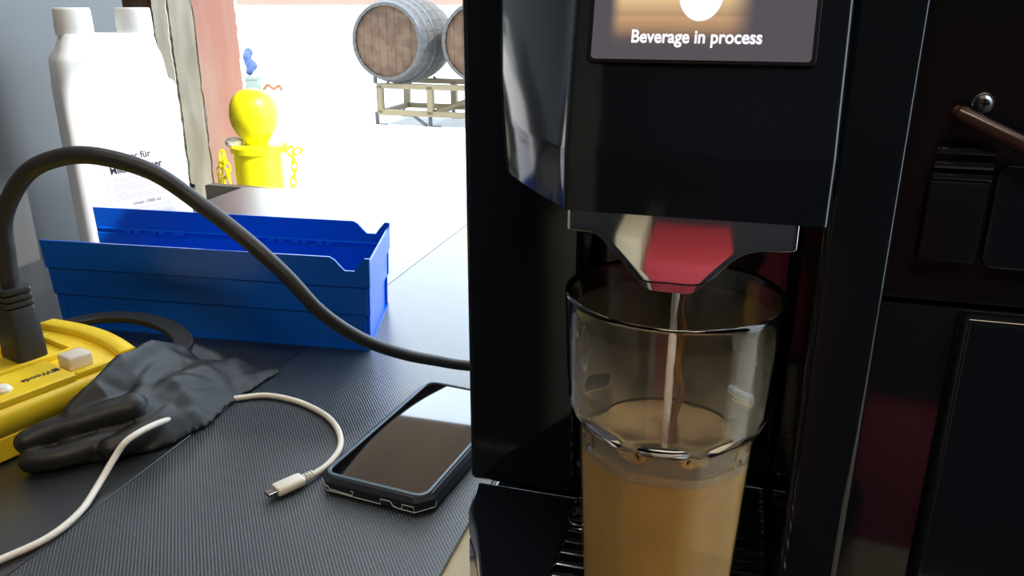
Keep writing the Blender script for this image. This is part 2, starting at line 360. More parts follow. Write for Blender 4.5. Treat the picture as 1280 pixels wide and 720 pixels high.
for i in range(19):
    y = inn[2] + 0.006 + i * 0.0086
    if sl0 is None:
        sl0 = MB().box(inn[0] + 0.001, inn[1] - 0.001, -0.0016, 0.0016, zz(0.9735), zz(0.979), 0.0006).build('grate_slat', 'steel', cm); o = sl0
    else:
        o = sl0.copy(); C.collection.objects.link(o)
    o.location = (0, y, 0)
MB().torus((-0.041, 0.043, zz(0.9792)), 0.005, 0.0007, seg=24, sg=8).build('drain_ring', 'chrome', cm)
# brewing head: concave flanks, lower apron upright, upper panel leaning back
fa, fb = Vector((-0.0760, 0.0330)), Vector((-0.0380, -0.0262)); fd = fb - fa; fn = Vector((fd.y, -fd.x)).normalized()
plan = [(-0.0760, 0.0615)] + [tuple(fa + fd * (k / 12) + fn * 0.0016 * (1 - (k / 6 - 1) ** 2)) for k in range(13)] + [(-0.0368, -0.0292), (-0.0352, -0.0300),
        (0.0455, -0.0300), (0.0472, -0.0290), (0.0480, -0.0260), (0.0486, -0.0130), (0.0488, 0.0615)]
def smooth_plan(z0):
    k = 1.0 if z0 <= 1.1745 else (0.07 - (z0 - 1.1745) * math.tan(R(14))) / 0.07
    t = 0.06 * (min(z0, 1.195) - 1.154)      # the left flank leans out a little as it rises
    return [(x - t * min(1, max(0, (-0.037 - x) / 0.039)), y if y > 0.04 else 0.04 + (y - 0.04) * k, zz(z0)) for x, y in plan]
MB().loft([smooth_plan(z) for z in (1.1540, 1.1552, 1.165, 1.1738, 1.1752, 1.185, 1.195, 1.22, 1.25, 1.34)]).build('brewing_head', 'gloss_black', cm, sharp=50)
# screen, on the leaning panel
sc = MB(); sc.prism(rrect(-0.0318, 0.0385, 0.0, 0.055, 0.002), 0, 0.0012, lambda x, y, z: (x, -z, y))
scr = sc.build('screen', 'satin_black', cm, bevel=0.0004); scr.location = (0, -0.03 + 0.0280 * math.sin(R(14)), zz(1.1745) + 0.0280 * math.cos(R(14))); scr.rotation_euler = (R(-14), 0, 0)
tag(scr, 'lit colour touchscreen with white message')
MB().prism(rrect(-0.0303, 0.0370, 0.0013, 0.0535, 0.0012), 0.0012, 0.0015, lambda x, y, z: (x, -z, y)).build('display', 'screen_grey', scr)
pic = MB().box(-0.0255, 0.0200, -0.0018, -0.0015, -0.003, 0.042).build('picture', 'screen_pic', scr); pic.location = (0, 0, 0.0075)
cup = MB(); cup.prism([(0.0030 + 0.0068 * math.cos(R(a)), 0.0215 + 0.0085 * math.sin(R(a))) for a in range(180, 361, 12)] + [(0.0135, 0.027), (0.0150, 0.032), (-0.0042, 0.032)], 0.0019, 0.0021, lambda x, y, z: (x, -z, y))
cup.build('cup_picture', 'screen_white', scr)
text('message', 'Beverage in process', 0.0056, 'screen_white', scr, (-0.0178, -0.0021, 0.0064), (R(90), 0, 0), bold=0.00013, ext=0.0001, xs=0.885)
# spout plate, gently bowed polished steel
bot = [(-0.0382, 1.1436), (-0.0290, 1.1434), (-0.0255, 1.1418), (-0.0215, 1.1375), (-0.0095, 1.1250), (-0.0075, 1.1240), (0.0060, 1.1238), (0.0082, 1.1248), (0.0200, 1.1372), (0.0230, 1.1395), (0.0262, 1.1408), (0.0400, 1.1415)]
def zb(x):
    for (a, za), (b, zb_) in zip(bot, bot[1:]):
        if a <= x <= b: return za + (zb_ - za) * (x - a) / (b - a)
    return bot[-1][1]
xs = sorted(set([b[0] for b in bot] + [-0.0382 + 0.0782 * i / 60 for i in range(61)]))
zs = lambda x: (zb(x) + zb(min(0.04, x + 0.0012)) + zb(max(-0.0382, x - 0.0012))) / 3
spm = MB(); cols = [[spm.bm.verts.new((x, -0.018 + 1.6 * x * x, zz(zs(x) + (1.156 - zs(x)) * j / 6))) for j in range(7)] for x in xs]
for a, b in zip(cols, cols[1:]):
    for j in range(6): spm.bm.faces.new((a[j], b[j], b[j + 1], a[j + 1]))
spo = spm.build('spout_plate', 'chrome', cm, sharp=60); tag(spo, 'polished steel spout plate with a stepped lower edge')
sd = spo.modifiers.new('thick', 'SOLIDIFY'); sd.thickness = 0.0022; sd.offset = 0
bv = spo.modifiers.new('bevel', 'BEVEL'); bv.width = 0.0007; bv.segments = 3; bv.limit_method = 'ANGLE'; bv.angle_limit = R(50)
MB().box(-0.026, 0.026, -0.012, 0.024, zz(1.140), zz(1.1555), 0.003).build('spout_block', 'satin_black', cm)
MB().lathe([(0.0035, zz(1.142)), (0.0035, zz(1.1262)), (0.002, zz(1.1258)), (0.002, zz(1.142))], 20, 0.0025, 0).build('nozzle', 'satin_black', cm)
# right hand housing
MB().box(0.0735, 0.32, 0.032, 0.40, zz(1.1120), 0.66, 0.002).build('upper_side_panel', 'satin_black', cm)
MB().box(0.0735, 0.32, 0.034, 0.40, 0.004, zz(1.1105), 0.0025).build('lower_side_panel', 'gloss_black', cm)
MB().prism(rrect(0.1045, 0.30, 0.010, zz(1.1100), 0.003), 0.0, 0.010, lambda x, y, z: (x, 0.034 - z, y)).build('door', 'gloss_black', cm, bevel=0.003)
lt = MB().box(0.0855, 0.1050, 0.0255, 0.032, zz(1.130), zz(1.1600), 0.001).build('latch', 'satin_black', cm)
for z in (1.1612, 1.1655, 1.1705): MB().tube([(0.0862, 0.0275, zz(z)), (0.1052, 0.0275, zz(z))], 0.0014, 10).build('ridge', 'gloss_black', lt)
MB().prism(rrect(0.1075, 0.26, zz(1.128), zz(1.166), 0.004), 0.0, 0.004, lambda x, y, z: (x, 0.032 - z, y)).build('inset_panel', 'gloss_black', cm, bevel=0.001)
sw = MB(); sw.lathe([(0.0, 0.0022), (0.0018, 0.0021), (0.0028, 0.0012), (0.0030, 0.0)], 24, mx=Matrix.Translation((0.0991, 0.032, zz(1.187))) @ Matrix.Rotation(R(90), 4, 'X'))
sw.torus((0.0991, 0.0316, zz(1.187)), 0.0033, 0.0004, 'Y', 24, 8)
scw = sw.build('screw', 'steel', cm)
MB().box(0.0976, 0.1006, 0.0294, 0.0302, zz(1.1867), zz(1.1873)).box(0.0988, 0.0994, 0.0294, 0.0302, zz(1.1855), zz(1.1885)).build('screw_slot', 'gloss_black', scw)
MB().tube(spline([(0.090, 0.029, zz(1.1845)), (0.096, 0.026, zz(1.1815)), (0.118, 0.022, zz(1.1715)), (0.16, 0.02, zz(1.152))], 6), [0.0022] * 3 + [0.0030] * 16, 14).build('lever', 'lever', cm)

# ------------------------------------------------------------------ glass, coffee and streams
GZ = 0.979
gl = thing('drinking_glass', 'tall faceted clear glass standing under the steel spout', 'glass', M(0, 0, GZ), PSI)
def r_up(z): return 0.0345 + (0.0412 - 0.0345) * (z / 0.1395)
def r_in(z):
    if z > 0.094: return r_up(z) - 0.0020
    if z > 0.080: t = (z - 0.080) / 0.014; t = t * t * (3 - 2 * t); return 0.0317 + (r_up(0.094) - 0.0020 - 0.0317) * t
    return 0.0268 + (0.0317 - 0.0268) * (z / 0.080)
def facet(z):
    if z < 0.086: return 0.0300 + (0.0338 - 0.0300) * z / 0.086
    t = (z - 0.086) / 0.010; return 0.0338 + 0.0056 * t * t
NF = 9; SEG = NF * 16
def r_inf(th, z, off=0.0):      # the inside follows the facets softly
    ph = ((th + PI / NF) % (2 * PI / NF)) - PI / NF
    a = r_in(z); d = (r_in(z) if z > 0.086 else r_in(z) - 0.0009) / math.cos(ph)
    k = 0.0007; h = max(k - abs(a - d), 0) / k
    return min(a, d) - h * h * k * 0.25 + off
def r_out(th, z):
    ph = ((th + PI / NF) % (2 * PI / NF)) - PI / NF
    a = r_up(z) if z > 0.012 else r_up(z) - 0.0012
    d = facet(z) / math.cos(ph)
    k = 0.0009; h = max(k - abs(a - d), 0) / k
    r = min(a, d) - h * h * k * 0.25
    if z < 0.006: r -= 0.0025 * (1 - z / 0.006) ** 2
    return r
gb = MB(); rings = []
zs_out = [0, 0.001, 0.003, 0.006, 0.012] + [0.02 + 0.01 * i for i in range(6)] + [0.074 + 0.0015 * i for i in range(18)] + [0.104, 0.115, 0.125, 0.134, 0.138]
A0 = -PI / 2 + R(4)
for z in zs_out: rings.append([(r_out(2 * PI * k / SEG, z) * math.cos(2 * PI * k / SEG + A0), r_out(2 * PI * k / SEG, z) * math.sin(2 * PI * k / SEG + A0), z) for k in range(SEG)])
for r, z in ((0.0410, 0.1392), (0.0402, 0.1398), (0.0394, 0.1392)): rings.append([(r * math.cos(2 * PI * k / SEG + A0), r * math.sin(2 * PI * k / SEG + A0), z) for k in range(SEG)])
for z in [0.137, 0.125, 0.11, 0.098, 0.094, 0.091, 0.088, 0.085, 0.082, 0.079, 0.06, 0.04, 0.02, 0.012]: rings.append([(r_inf(2 * PI * k / SEG, z) * math.cos(2 * PI * k / SEG + A0), r_inf(2 * PI * k / SEG, z) * math.sin(2 * PI * k / SEG + A0), z) for k in range(SEG)])
rings.append([(0.022 * math.cos(2 * PI * k / SEG + A0), 0.022 * math.sin(2 * PI * k / SEG + A0), 0.009) for k in range(SEG)])
gb.loft(rings); gb.build('glass_body', 'glass', gl, sharp=60)
MB().lathe([(r_in(z) - 0.0003, z) for z in [0.0790, 0.082, 0.085, 0.088, 0.091, 0.094, 0.10, 0.11, 0.12, 0.130]], 64).build('milk_residue', 'film', gl)
cf = thing('coffee', 'milky light brown coffee half filling the faceted glass', 'drink', M(0, 0, GZ + 0.0095), PSI)
LV = 0.0775
def cring(f, z): return [(f(2 * PI * k / SEG) * math.cos(2 * PI * k / SEG + A0), f(2 * PI * k / SEG) * math.sin(2 * PI * k / SEG + A0), z) for k in range(SEG)]
MB().loft([cring(lambda t: 0.0218, 0.0002)] + [cring(lambda t, z=z: r_inf(t, z + 0.0095, 0.0004), z) for z in (0.003, 0.012, 0.03, 0.05, 0.058, LV - 0.0095 - 0.0035)]).build('liquid', 'coffee', cf, sharp=60)
MB().lathe([(0.001, LV - 0.013)] + [(r_in(LV - 0.0035) + 0.0003, LV - 0.0129), (r_in(LV) + 0.0003, LV - 0.0095)] + [(0.028, LV - 0.0102), (0.001, LV - 0.0102)], 64).build('foam', 'foam', cf)
zt, zl = 1.1258, GZ + LV - 0.001
sm = MB().tube([(0.0008, -0.001, 0.0), (0.0006, -0.001, -0.012), (0.0004, -0.001, -0.03), (0.0003, -0.001, zl - zt)], [0.0015, 0.0017, 0.0015, 0.0013], 12, flat=0.8).build('milk_stream', 'milk', None, loc=M(0, 0, zt), rz=PSI)
tag(sm, 'thin white stream of milk falling into the glass', 'milk')
tw = [(0.0034 + 0.0012 * math.cos(i * 0.9), 0.001 * math.sin(i * 0.9), -i * 0.0035) for i in range(21)]
sb = MB().tube(tw, [0.0021 - 0.0006 * min(1, i / 5) for i in range(21)], 10).build('coffee_stream', 'brown_coffee', None, loc=M(0, 0, zt), rz=PSI)
tag(sb, 'thin twisting stream of brown coffee below the spout, right of the milk', 'coffee')

# ------------------------------------------------------------------ blue bin
FL, FR, BL, BR = Vector((-0.480, 0.7804, 0)), Vector((-0.1305, 0.7140, 0)), Vector((-0.4936, 0.9227, 0)), Vector((-0.1305, 0.8495, 0))
O = Vector((-0.30, 0.81, W)); CEN = (FL + FR + BL + BR) / 4
bn = thing('storage_bin', 'long blue plastic storage bin with notched rim in front of white bottle', 'bin', O)
H = 0.095
def taper(p, z):      # sides lean out a little towards the rim, in three stepped bands
    k = 0.985 - 0.02 * (1 - z / H)
    if z < 0.037: k -= 0.012
    elif z < 0.066: k -= 0.006
    q = CEN + (p - CEN) * k
    return Vector((q.x - O.x, q.y - O.y, z))
def wall(a, b, top, inset, name, lipped=True):
    d = (b - a); nrm = Vector((-d.y, d.x, 0)).normalized() * inset
    inw = nrm.normalized(); band = lambda z: inw * (0.0030 if z < 0.0366 else 0.0015 if z < 0.0656 else 0.0)
    n = 70; m = MB(); zsl = [0.0, 0.0005, 0.036, 0.0372, 0.065, 0.0662]
    outer = []; inner = []
    for i in range(n + 1):
        u = i / n; t = top(u); col = zsl + [max(0.068, t - 0.003), max(0.069, t)]
        if t < 0.066: col = [t * j / 7 for j in range(8)]
        outer.append([m.bm.verts.new(taper(a + d * u, min(z, H)) + band(z)) for z in col])
        inner.append([m.bm.verts.new(taper(a + d * u, min(z, H)) + nrm + band(z)) for z in col])
    for A in (outer, inner):
        for p, q in zip(A, A[1:]):
            for j in range(7): m.bm.faces.new((p[j], q[j], q[j + 1], p[j + 1]))
    for i in range(n):
        m.bm.faces.new((outer[i][7], outer[i + 1][7], inner[i + 1][7], inner[i][7])); m.bm.faces.new((outer[i][0], outer[i + 1][0], inner[i + 1][0], inner[i][0]))
    for i in (0, n):
        for j in range(7): m.bm.faces.new((outer[i][j], inner[i][j], inner[i][j + 1], outer[i][j + 1]))
    return m.build(name, 'blue', bn, sharp=25)
def notch(u):
    L = u * 0.356
    if L < 0.318: return H
    if L < 0.330: return H - (L - 0.318) / 0.012 * 0.013
    if L < 0.341: return H - 0.013
    if L < 0.350: return H - 0.013 * (0.350 - L) / 0.009
    return H
wall(FL, FR, notch, 0.0022, 'side_wall'); wall(BL, BR, notch, -0.0022, 'side_wall')
wall(FR, BR, lambda u: H - 0.004, 0.0022, 'end_wall')
wall(FL + (FR - FL) * 0.01, BL + (BR - BL) * 0.01, lambda u: 0.03, -0.0022, 'pick_lip')
bt = MB(); bt.loft([[taper(p, 0) + Vector((0, 0, z)) for p in (FL, FR, BR, BL)] for z in (0.0002, 0.0025)]); bt.build('bottom', 'blue', bn)
led = MB(); nr = (BR - BL); nn = Vector((nr.y, -nr.x, 0)).normalized()
led.loft([[taper(BL + nr * u, 0.070) + nn * 0.002, taper(BL + nr * u, 0.070) + nn * 0.0045, taper(BL + nr * u, 0.0715) + nn * 0.0045, taper(BL + nr * u, 0.0722) + nn * 0.002] for u in (0.01, 0.99)])
led.build('divider_ledge', 'blue', bn)
for u in (0.12, 0.15, 0.21, 0.24, 0.29, 0.31, 0.53, 0.62, 0.65, 0.70, 0.73, 0.78, 0.81):
    p = taper(BL + nr * u, 0.066) + nn * 0.004; e = nr.normalized() * 0.0035
    tb = MB(); tb.loft([[p - e, p + e, p + e + nn * 0.002, p - e + nn * 0.002], [p - e + Vector((0, 0, 0.0042)), p + e + Vector((0, 0, 0.0042)), p + e + nn * 0.002 + Vector((0, 0, 0.0042)), p - e + nn * 0.002 + Vector((0, 0, 0.0042))]])
    tb.build('divider_tab', 'blue', bn)

# ------------------------------------------------------------------ twin neck bottle
bo = thing('twin_neck_bottle', 'white twin necked plastic cleaner bottle standing behind the blue bin', 'bottle', (-0.497, 1.030, W), R(35))
def sec(z, x0, x1, y0, y1, r): return [(x, y, z) for x, y in rrect(x0, x1, y0, y1, r, 6)]
MB().loft([sec(0.0, -0.060, 0.060, -0.045, 0.045, 0.012), sec(0.004, -0.064, 0.064, -0.049, 0.049, 0.014), sec(0.01, -0.065, 0.065, -0.05, 0.05, 0.014), sec(0.222, -0.065, 0.065, -0.05, 0.05, 0.014),
           sec(0.229, -0.0645, 0.063, -0.0495, 0.0495, 0.014), sec(0.233, -0.064, 0.057, -0.049, 0.049, 0.014), sec(0.255, -0.0635, 0.055, -0.047, 0.047, 0.014), sec(0.262, -0.060, 0.054, -0.044, 0.044, 0.013),
           sec(0.268, -0.056, 0.053, -0.034, 0.034, 0.012), sec(0.283, -0.050, 0.052, -0.026, 0.026, 0.011), sec(0.286, -0.047, 0.050, -0.022, 0.022, 0.010)]).build('bottle_body', 'hdpe', bo, sharp=50)
for x in (-0.033, 0.0345):
    MB().lathe([(0.021, 0.284), (0.021, 0.290), (0.0185, 0.291), (0.0185, 0.305)], 40, x, 0).build('neck', 'hdpe', bo)
    cpm = MB(); rg = []
    for z, k in ((0.2885, 1.0), (0.2895, 1.0), (0.312, 0.97), (0.3145, 0.95), (0.3152, 0.90)):
        rg.append([(x + (0.0208 * k + (0.0004 if i % 2 and z < 0.313 else 0)) * math.cos(2 * PI * i / 72), (0.0208 * k + (0.0004 if i % 2 and z < 0.313 else 0)) * math.sin(2 * PI * i / 72), z) for i in range(72)])
    cpm.loft(rg).build('cap', 'cap', bo, sharp=50)
lb = MB().box(-0.034, 0.058, -0.0506, -0.0501, 0.034, 0.163).build('label', 'label', bo)
lb.rotation_euler = (0, R(-4.5), 0); lb.location = (0.0094, 0, -0.0006)
RX = (R(90), 0, 0); FY = -0.0507
text('heading', 'Reiniger für', 0.0115, 'ink', lb, (-0.0272, FY, 0.1400), RX, bold=0.0001, ext=0.0001, xs=0.92)
text('product_word', 'Milchschäumer', 0.0125, 'ink', lb, (-0.0272, FY, 0.1255), RX, bold=0.0003, ext=0.0001, xs=0.80)
text('volume', 'Inhalt: 1000 ml', 0.0055, 'ink', lb, (-0.010, FY, 0.0835), RX, ext=0.0001)
fp = MB(); rn = random.Random(2)
for z, x1 in ((0.1185, 0.036), (0.1155, 0.030), (0.1105, 0.012), (0.1070, 0.034), (0.1040, 0.026), (0.0995, -0.012), (0.0970, 0.035), (0.0945, 0.036), (0.0920, 0.03), (0.078, 0.034), (0.073, 0.02)):
    x = -0.0270
    while x < x1:
        l = rn.uniform(0.003, 0.008); fp.box(x, min(x + l, x1), FY - 0.0001, FY, z, z + 0.0007); x += l + 0.0012
fo = fp.build('fine_print', 'grey_ink', lb); fo['kind'] = 'stuff'
MB().prism([(0.040 + 0.005 * math.cos(2 * PI * k / 14) * (1 if k % 2 else 0.6), 0.150 + 0.005 * math.sin(2 * PI * k / 14) * (1 if k % 2 else 0.6)) for k in range(14)], 0, 0.0001, lambda x, y, z: (x, FY - z, y)).build('emblem', 'label', lb)

rgd = MB().lathe([(0.036, 0.0), (0.042, 0.002), (0.045, 0.016), (0.0455, 0.018), (0.0445, 0.018), (0.041, 0.004), (0.036, 0.003), (0.001, 0.003)], 40).build('round_tin', 'dark_iron', None, loc=(-0.598, 1.375, W))
tag(rgd, 'small dark round tin half hidden behind the right side of the bottle', 'tin')

# ------------------------------------------------------------------ yellow power box
e1 = R(57)
pb = thing('power_box', 'yellow plastic socket box with black plug and milky switch at left edge', 'power box', (-0.37, 0.52, W), e1)
# local x along the long side (away), local y to the left
def endcurve(y): return 0.1135 + 0.011 * math.sin(PI * min(1, max(0, y / 0.14)))
def outline(x0, ins=0.0, n=14):
    pts = [(x0 + ins, 0.14 - ins), (x0 + ins, 0.0 + ins)]
    for k in range(n + 1):
        y = ins + (0.14 - 2 * ins) * k / n; pts.append((endcurve(y) - ins - (0.006 * (abs(k / n - 0.5) * 2) ** 8), y))
    return pts
def ring_z(ins, z): return [(x, y, z) for x, y in outline(-0.20, ins)]
MB().loft([ring_z(0.002, 0.001), ring_z(0.0, 0.003), ring_z(0.0, 0.0195), ring_z(0.0012, 0.0205)]).build('lower_shell', 'yellow', pb)
MB().loft([ring_z(0.0012, 0.0207), ring_z(0.0, 0.0217), ring_z(0.0, 0.036), ring_z(0.0015, 0.040), ring_z(0.004, 0.0412)]).build('upper_shell', 'yellow', pb, sharp=60)
# raised rim along the rounded end and the label plateau at the near side
rimc = MB(); rgs = []
for k in range(25):
    y = 0.012 + 0.122 * k / 24; x = endcurve(y)
    rgs.append([(x - 0.0165, y, 0.0405), (x - 0.0015, y, 0.0405), (x - 0.0015, y, 0.0455), (x - 0.003, y, 0.047), (x - 0.015, y, 0.047), (x - 0.0165, y, 0.0455)])
rimc.loft(rgs).build('end_rim', 'yellow', pb, sharp=50)
plate = MB(); plate.prism([(-0.195, 0.003), (0.058, 0.003), (0.0585, 0.049), (-0.195, 0.049)], 0.0408, 0.0468)
pl = plate.build('label_plate', 'yellow', pb, bevel=0.0012)
text('brand_word', 'Woods', 0.0082, 'ink', pl, (0.0500, 0.0260, 0.0470), (0, 0, PI), bold=0.0002, ext=0.0001, xs=0.92)
MB().box(0.0508, 0.0555, 0.0205, 0.0265, 0.0408, 0.0471).build('brand_emblem', 'ink', pl)
MB().box(0.060, 0.098, 0.004, 0.010, 0.0408, 0.0462, 0.001).build('edge_ledge', 'yellow', pb)
MB().box(0.0635, 0.0835, 0.0215, 0.0400, 0.0405, 0.0525, 0.002, 3).build('switch', 'clear_switch', pb)
MB().lathe([(0.0, 0.0515), (0.004, 0.051), (0.006, 0.0485), (0.006, 0.046)], 20, 0.012, 0.020).build('indicator_lamp', 'white_plastic', pb)
for y in (0.056, 0.104): MB().box(-0.02, 0.092, y, y + 0.004, 0.0408, 0.0462, 0.0012).build('socket_rail', 'yellow', pb)
MB().box(0.085, 0.088, 0.061, 0.103, 0.0408, 0.0455, 0.001).build('socket_rail', 'yellow', pb)
# carry handle: flat black strip looping past the rounded end
hb = MB(); rgs = []
hp = spline([(0.100, 0.135, 0.034), (0.120, 0.139, 0.036), (0.150, 0.125, 0.037), (0.167, 0.100, 0.037), (0.175, 0.070, 0.035), (0.172, 0.038, 0.033), (0.160, 0.014, 0.031), (0.135, 0.003, 0.030), (0.108, 0.006, 0.029)], 6)
for i, p in enumerate(hp):
    t = (hp[min(i + 1, len(hp) - 1)] - hp[max(i - 1, 0)]).normalized(); s_ = Vector((-t.y, t.x, 0)).normalized(); wd = 0.0085
    rgs.append([p - s_ * wd + Vector((0, 0, -0.003)), p + s_ * wd + Vector((0, 0, -0.003)), p + s_ * wd + Vector((0, 0, 0.003)), p - s_ * wd + Vector((0, 0, 0.003))])
hh = hb.loft(rgs).build('carry_handle', 'glove', pb, sharp=40, bevel=0.0012); tag(hh, 'flat black curved handle at the rounded end')

# plug and black cable
pg = thing('power_cable', 'thick black power cable arching from yellow box to the coffee machine', 'cable', (-0.409, 0.618, W + 0.0418), R(57 - 90))
def prr(w_, d_, z, r=0.004): return [(x, y, z) for x, y in rrect(-w_, w_, -d_, d_, r, 4)]
MB().loft([prr(0.0152, 0.0125, 0.0), prr(0.0152, 0.0125, 0.004), prr(0.0135, 0.0115, 0.042), prr(0.0125, 0.011, 0.0445)]).build('plug', 'black_rubber', pg)
for i in range(3): MB().loft([prr(0.0130 - 0.0005 * i, 0.0112, 0.046 + 0.0055 * i), prr(0.0135 - 0.0005 * i, 0.0117, 0.0475 + 0.0055 * i), prr(0.0130 - 0.0005 * i, 0.0112, 0.0498 + 0.0055 * i)]).build('strain_relief_rib', 'black_rubber', pg)
inv = (Matrix.Translation(pg.location) @ Matrix.Rotation(R(57 - 90), 4, 'Z')).inverted()
cp = spline([(-0.410, 0.618, 0.985), (-0.4085, 0.6185, 1.008), (-0.4075, 0.62, 1.030), (-0.4028, 0.62, 1.061), (-0.3804, 0.62, 1.0931), (-0.3529, 0.62, 1.1068), (-0.3216, 0.62, 1.1087), (-0.2802, 0.62, 1.0962), (-0.2461, 0.62, 1.0707),
             (-0.2080, 0.605, 1.0460), (-0.1780, 0.60, 1.0180), (-0.1530, 0.60, 0.9870), (-0.1250, 0.615, 0.9575), (-0.0940, 0.632, 0.9363), (-0.0650, 0.645, 0.9235), (-0.0390, 0.652, 0.9158), (0.02, 0.66, 0.9085), (0.09, 0.70, 0.9065), (0.14, 0.80, 0.9065)], 10)
n = len(cp)
MB().tube([inv @ p for p in cp], [0.0070 - 0.0022 * min(1, max(0, (i / n - 0.3) / 0.5)) for i in range(n)], 16).build('cable', 'black_rubber', pg, sharp=80)

# ------------------------------------------------------------------ glove
gm = MB()
def cap(pts, rad, flat=1.0, sc=None):
    P = [Vector(p) for p in pts]; q = spline(P, 5); nq = len(q) - 1
    rr = []
    for i in range(nq + 1):
        f = i / nq * (len(rad) - 1); k = min(int(f), len(rad) - 2); rr.append(rad[k] + (rad[k + 1] - rad[k]) * (f - k))
    gm.tube(q, rr, 14)
    gm.sphere(q[0], rr[0], 14, 10); gm.sphere(q[-1], rr[-1], 14, 10)
cap([(-0.3520, 0.5120, 0.9210), (-0.3411, 0.5212, 0.9225), (-0.317, 0.5343, 0.926), (-0.291, 0.5500, 0.927)], [0.0085, 0.0098, 0.0105, 0.012])
cap([(-0.3470, 0.5040, 0.9090), (-0.3250, 0.5120, 0.9090), (-0.300, 0.535, 0.911), (-0.287, 0.560, 0.912)], [0.0082, 0.0090, 0.0095, 0.011])
cap([(-0.2960, 0.5200, 0.9100), (-0.2854, 0.5320, 0.911), (-0.2748, 0.5520, 0.914), (-0.273, 0.575, 0.915)], [0.0088, 0.0100, 0.0100, 0.009])
ridges = [
     [(-0.3283, 0.5318, 0.044), (-0.3178, 0.5533, 0.0565), (-0.3122, 0.5845, 0.0605), (-0.3032, 0.6221, 0.057), (-0.2904, 0.648, 0.043)],
    [(-0.3384, 0.5578, 0.036), (-0.3274, 0.584, 0.044), (-0.3204, 0.615, 0.047), (-0.3133, 0.6515, 0.04)] ,
    [(-0.3071, 0.5457, 0.03), (-0.2916, 0.5613, 0.037), (-0.2771, 0.5868, 0.037), (-0.2655, 0.6231, 0.03), (-0.2509, 0.6582, 0.02)] ,
    [(-0.2877, 0.5596, 0.017), (-0.2721, 0.5841, 0.019), (-0.2564, 0.6118, 0.016), (-0.2392, 0.6407, 0.011), (-0.2184, 0.6699, 0.005)] ,
    [(-0.3119, 0.6466, 0.036), (-0.2954, 0.6693, 0.03), (-0.2779, 0.6776, 0.02)] ,
    [(-0.3044, 0.6329, 0.048), (-0.2805, 0.6285, 0.035), (-0.2525, 0.6526, 0.021)] ,
    [(-0.2916, 0.5613, 0.037), (-0.2976, 0.5989, 0.042), (-0.3015, 0.626, 0.048)] ,
]
segs = [(Vector(a), Vector(b), 1.7 if n_ == 0 else 1.1 if n_ == 1 else 0.62) for n_, r_ in enumerate(ridges) for a, b in zip(r_, r_[1:])]
def cloth_h(x, y):
    best = []
    for a, b, sl_ in segs:
        d = Vector((b.x - a.x, b.y - a.y)); t = max(0, min(1, (Vector((x - a.x, y - a.y)).dot(d)) / d.length_squared))
        px, py, h = a.x + d.x * t, a.y + d.y * t, a.z + (b.z - a.z) * t
        ds = math.hypot(x - px, y - py); best.append(h - sl_ * math.sqrt(ds * ds + 1.2e-5) - 10 * ds * ds + 0.0022)
    k = 900; mx_ = max(best); h = mx_ + math.log(sum(math.exp((q - mx_) * k) for q in best)) / k
    lx = (x + 0.37) * math.cos(e1) + (y - 0.52) * math.sin(e1); ly = -(x + 0.37) * math.sin(e1) + (y - 0.52) * math.cos(e1)
    if ly > -0.001 and lx < 0.127 and h < 0.0495: return -1
    u_, v_ = x * 0.55 + y * 0.84, x * 0.84 - y * 0.55
    return h + 0.0016 * noise.noise(Vector((x * 55, y * 38, 1.7))) - 0.0040 * max(0, 0.55 - abs(noise.noise(Vector((u_ * 14, v_ * 42, 5.2)))) * 3) * min(1, h / 0.02)
st_ = 0.0022; cells = {}
for i in range(75):
    for j in range(85): cells[i, j] = cloth_h(-0.345 + i * st_, 0.515 + j * st_)
vt, vb = {}, {}
def gv(i, j):
    if (i, j) not in vt:
        x, y, h = -0.345 + i * st_, 0.515 + j * st_, max(0.0035, cells[i, j])
        vt[i, j] = gm.bm.verts.new((x, y, W + h)); lx = (x + 0.37) * math.cos(e1) + (y - 0.52) * math.sin(e1); ly = -(x + 0.37) * math.sin(e1) + (y - 0.52) * math.cos(e1)
        vb[i, j] = gm.bm.verts.new((x, y, W + (0.0476 if ly > -0.001 and lx < 0.127 else 0.0006)))
    return vt[i, j], vb[i, j]
ok = lambda i, j: all(cells.get((i + a, j + b), -1) > 0.002 for a in (0, 1) for b in (0, 1))
for i in range(74):
    for j in range(84):
        if not ok(i, j): continue
        q = [gv(i, j), gv(i + 1, j), gv(i + 1, j + 1), gv(i, j + 1)]
        gm.bm.faces.new([v[0] for v in q]); gm.bm.faces.new([v[1] for v in q][::-1])
        for a, b, di, dj in ((0, 1, 0, -1), (1, 2, 1, 0), (2, 3, 0, 1), (3, 0, -1, 0)):
            if not ok(i + di, j + dj): gm.bm.faces.new((q[a][0], q[a][1], q[b][1], q[b][0]))
for v in gm.bm.verts: v.co -= Vector((-0.28, 0.58, W))
go = gm.build('rubber_glove', 'glove', None, loc=(-0.28, 0.58, W), sharp=180)
tag(go, 'crumpled black rubber glove lying beside the yellow power box', 'glove')
rm = go.modifiers.new('remesh', 'REMESH'); rm.mode = 'VOXEL'; rm.voxel_size = 0.0016; rm.use_smooth_shade = True
smo = go.modifiers.new('smooth', 'SMOOTH'); smo.factor = 0.5; smo.iterations = 4
tx = bpy.data.textures.new('creases', 'CLOUDS'); tx.noise_scale = 0.022; tx.noise_depth = 1
dm = go.modifiers.new('creases', 'DISPLACE'); dm.texture = tx; dm.strength = 0.002; dm.mid_level = 0.5; dm.texture_coords = 'LOCAL'

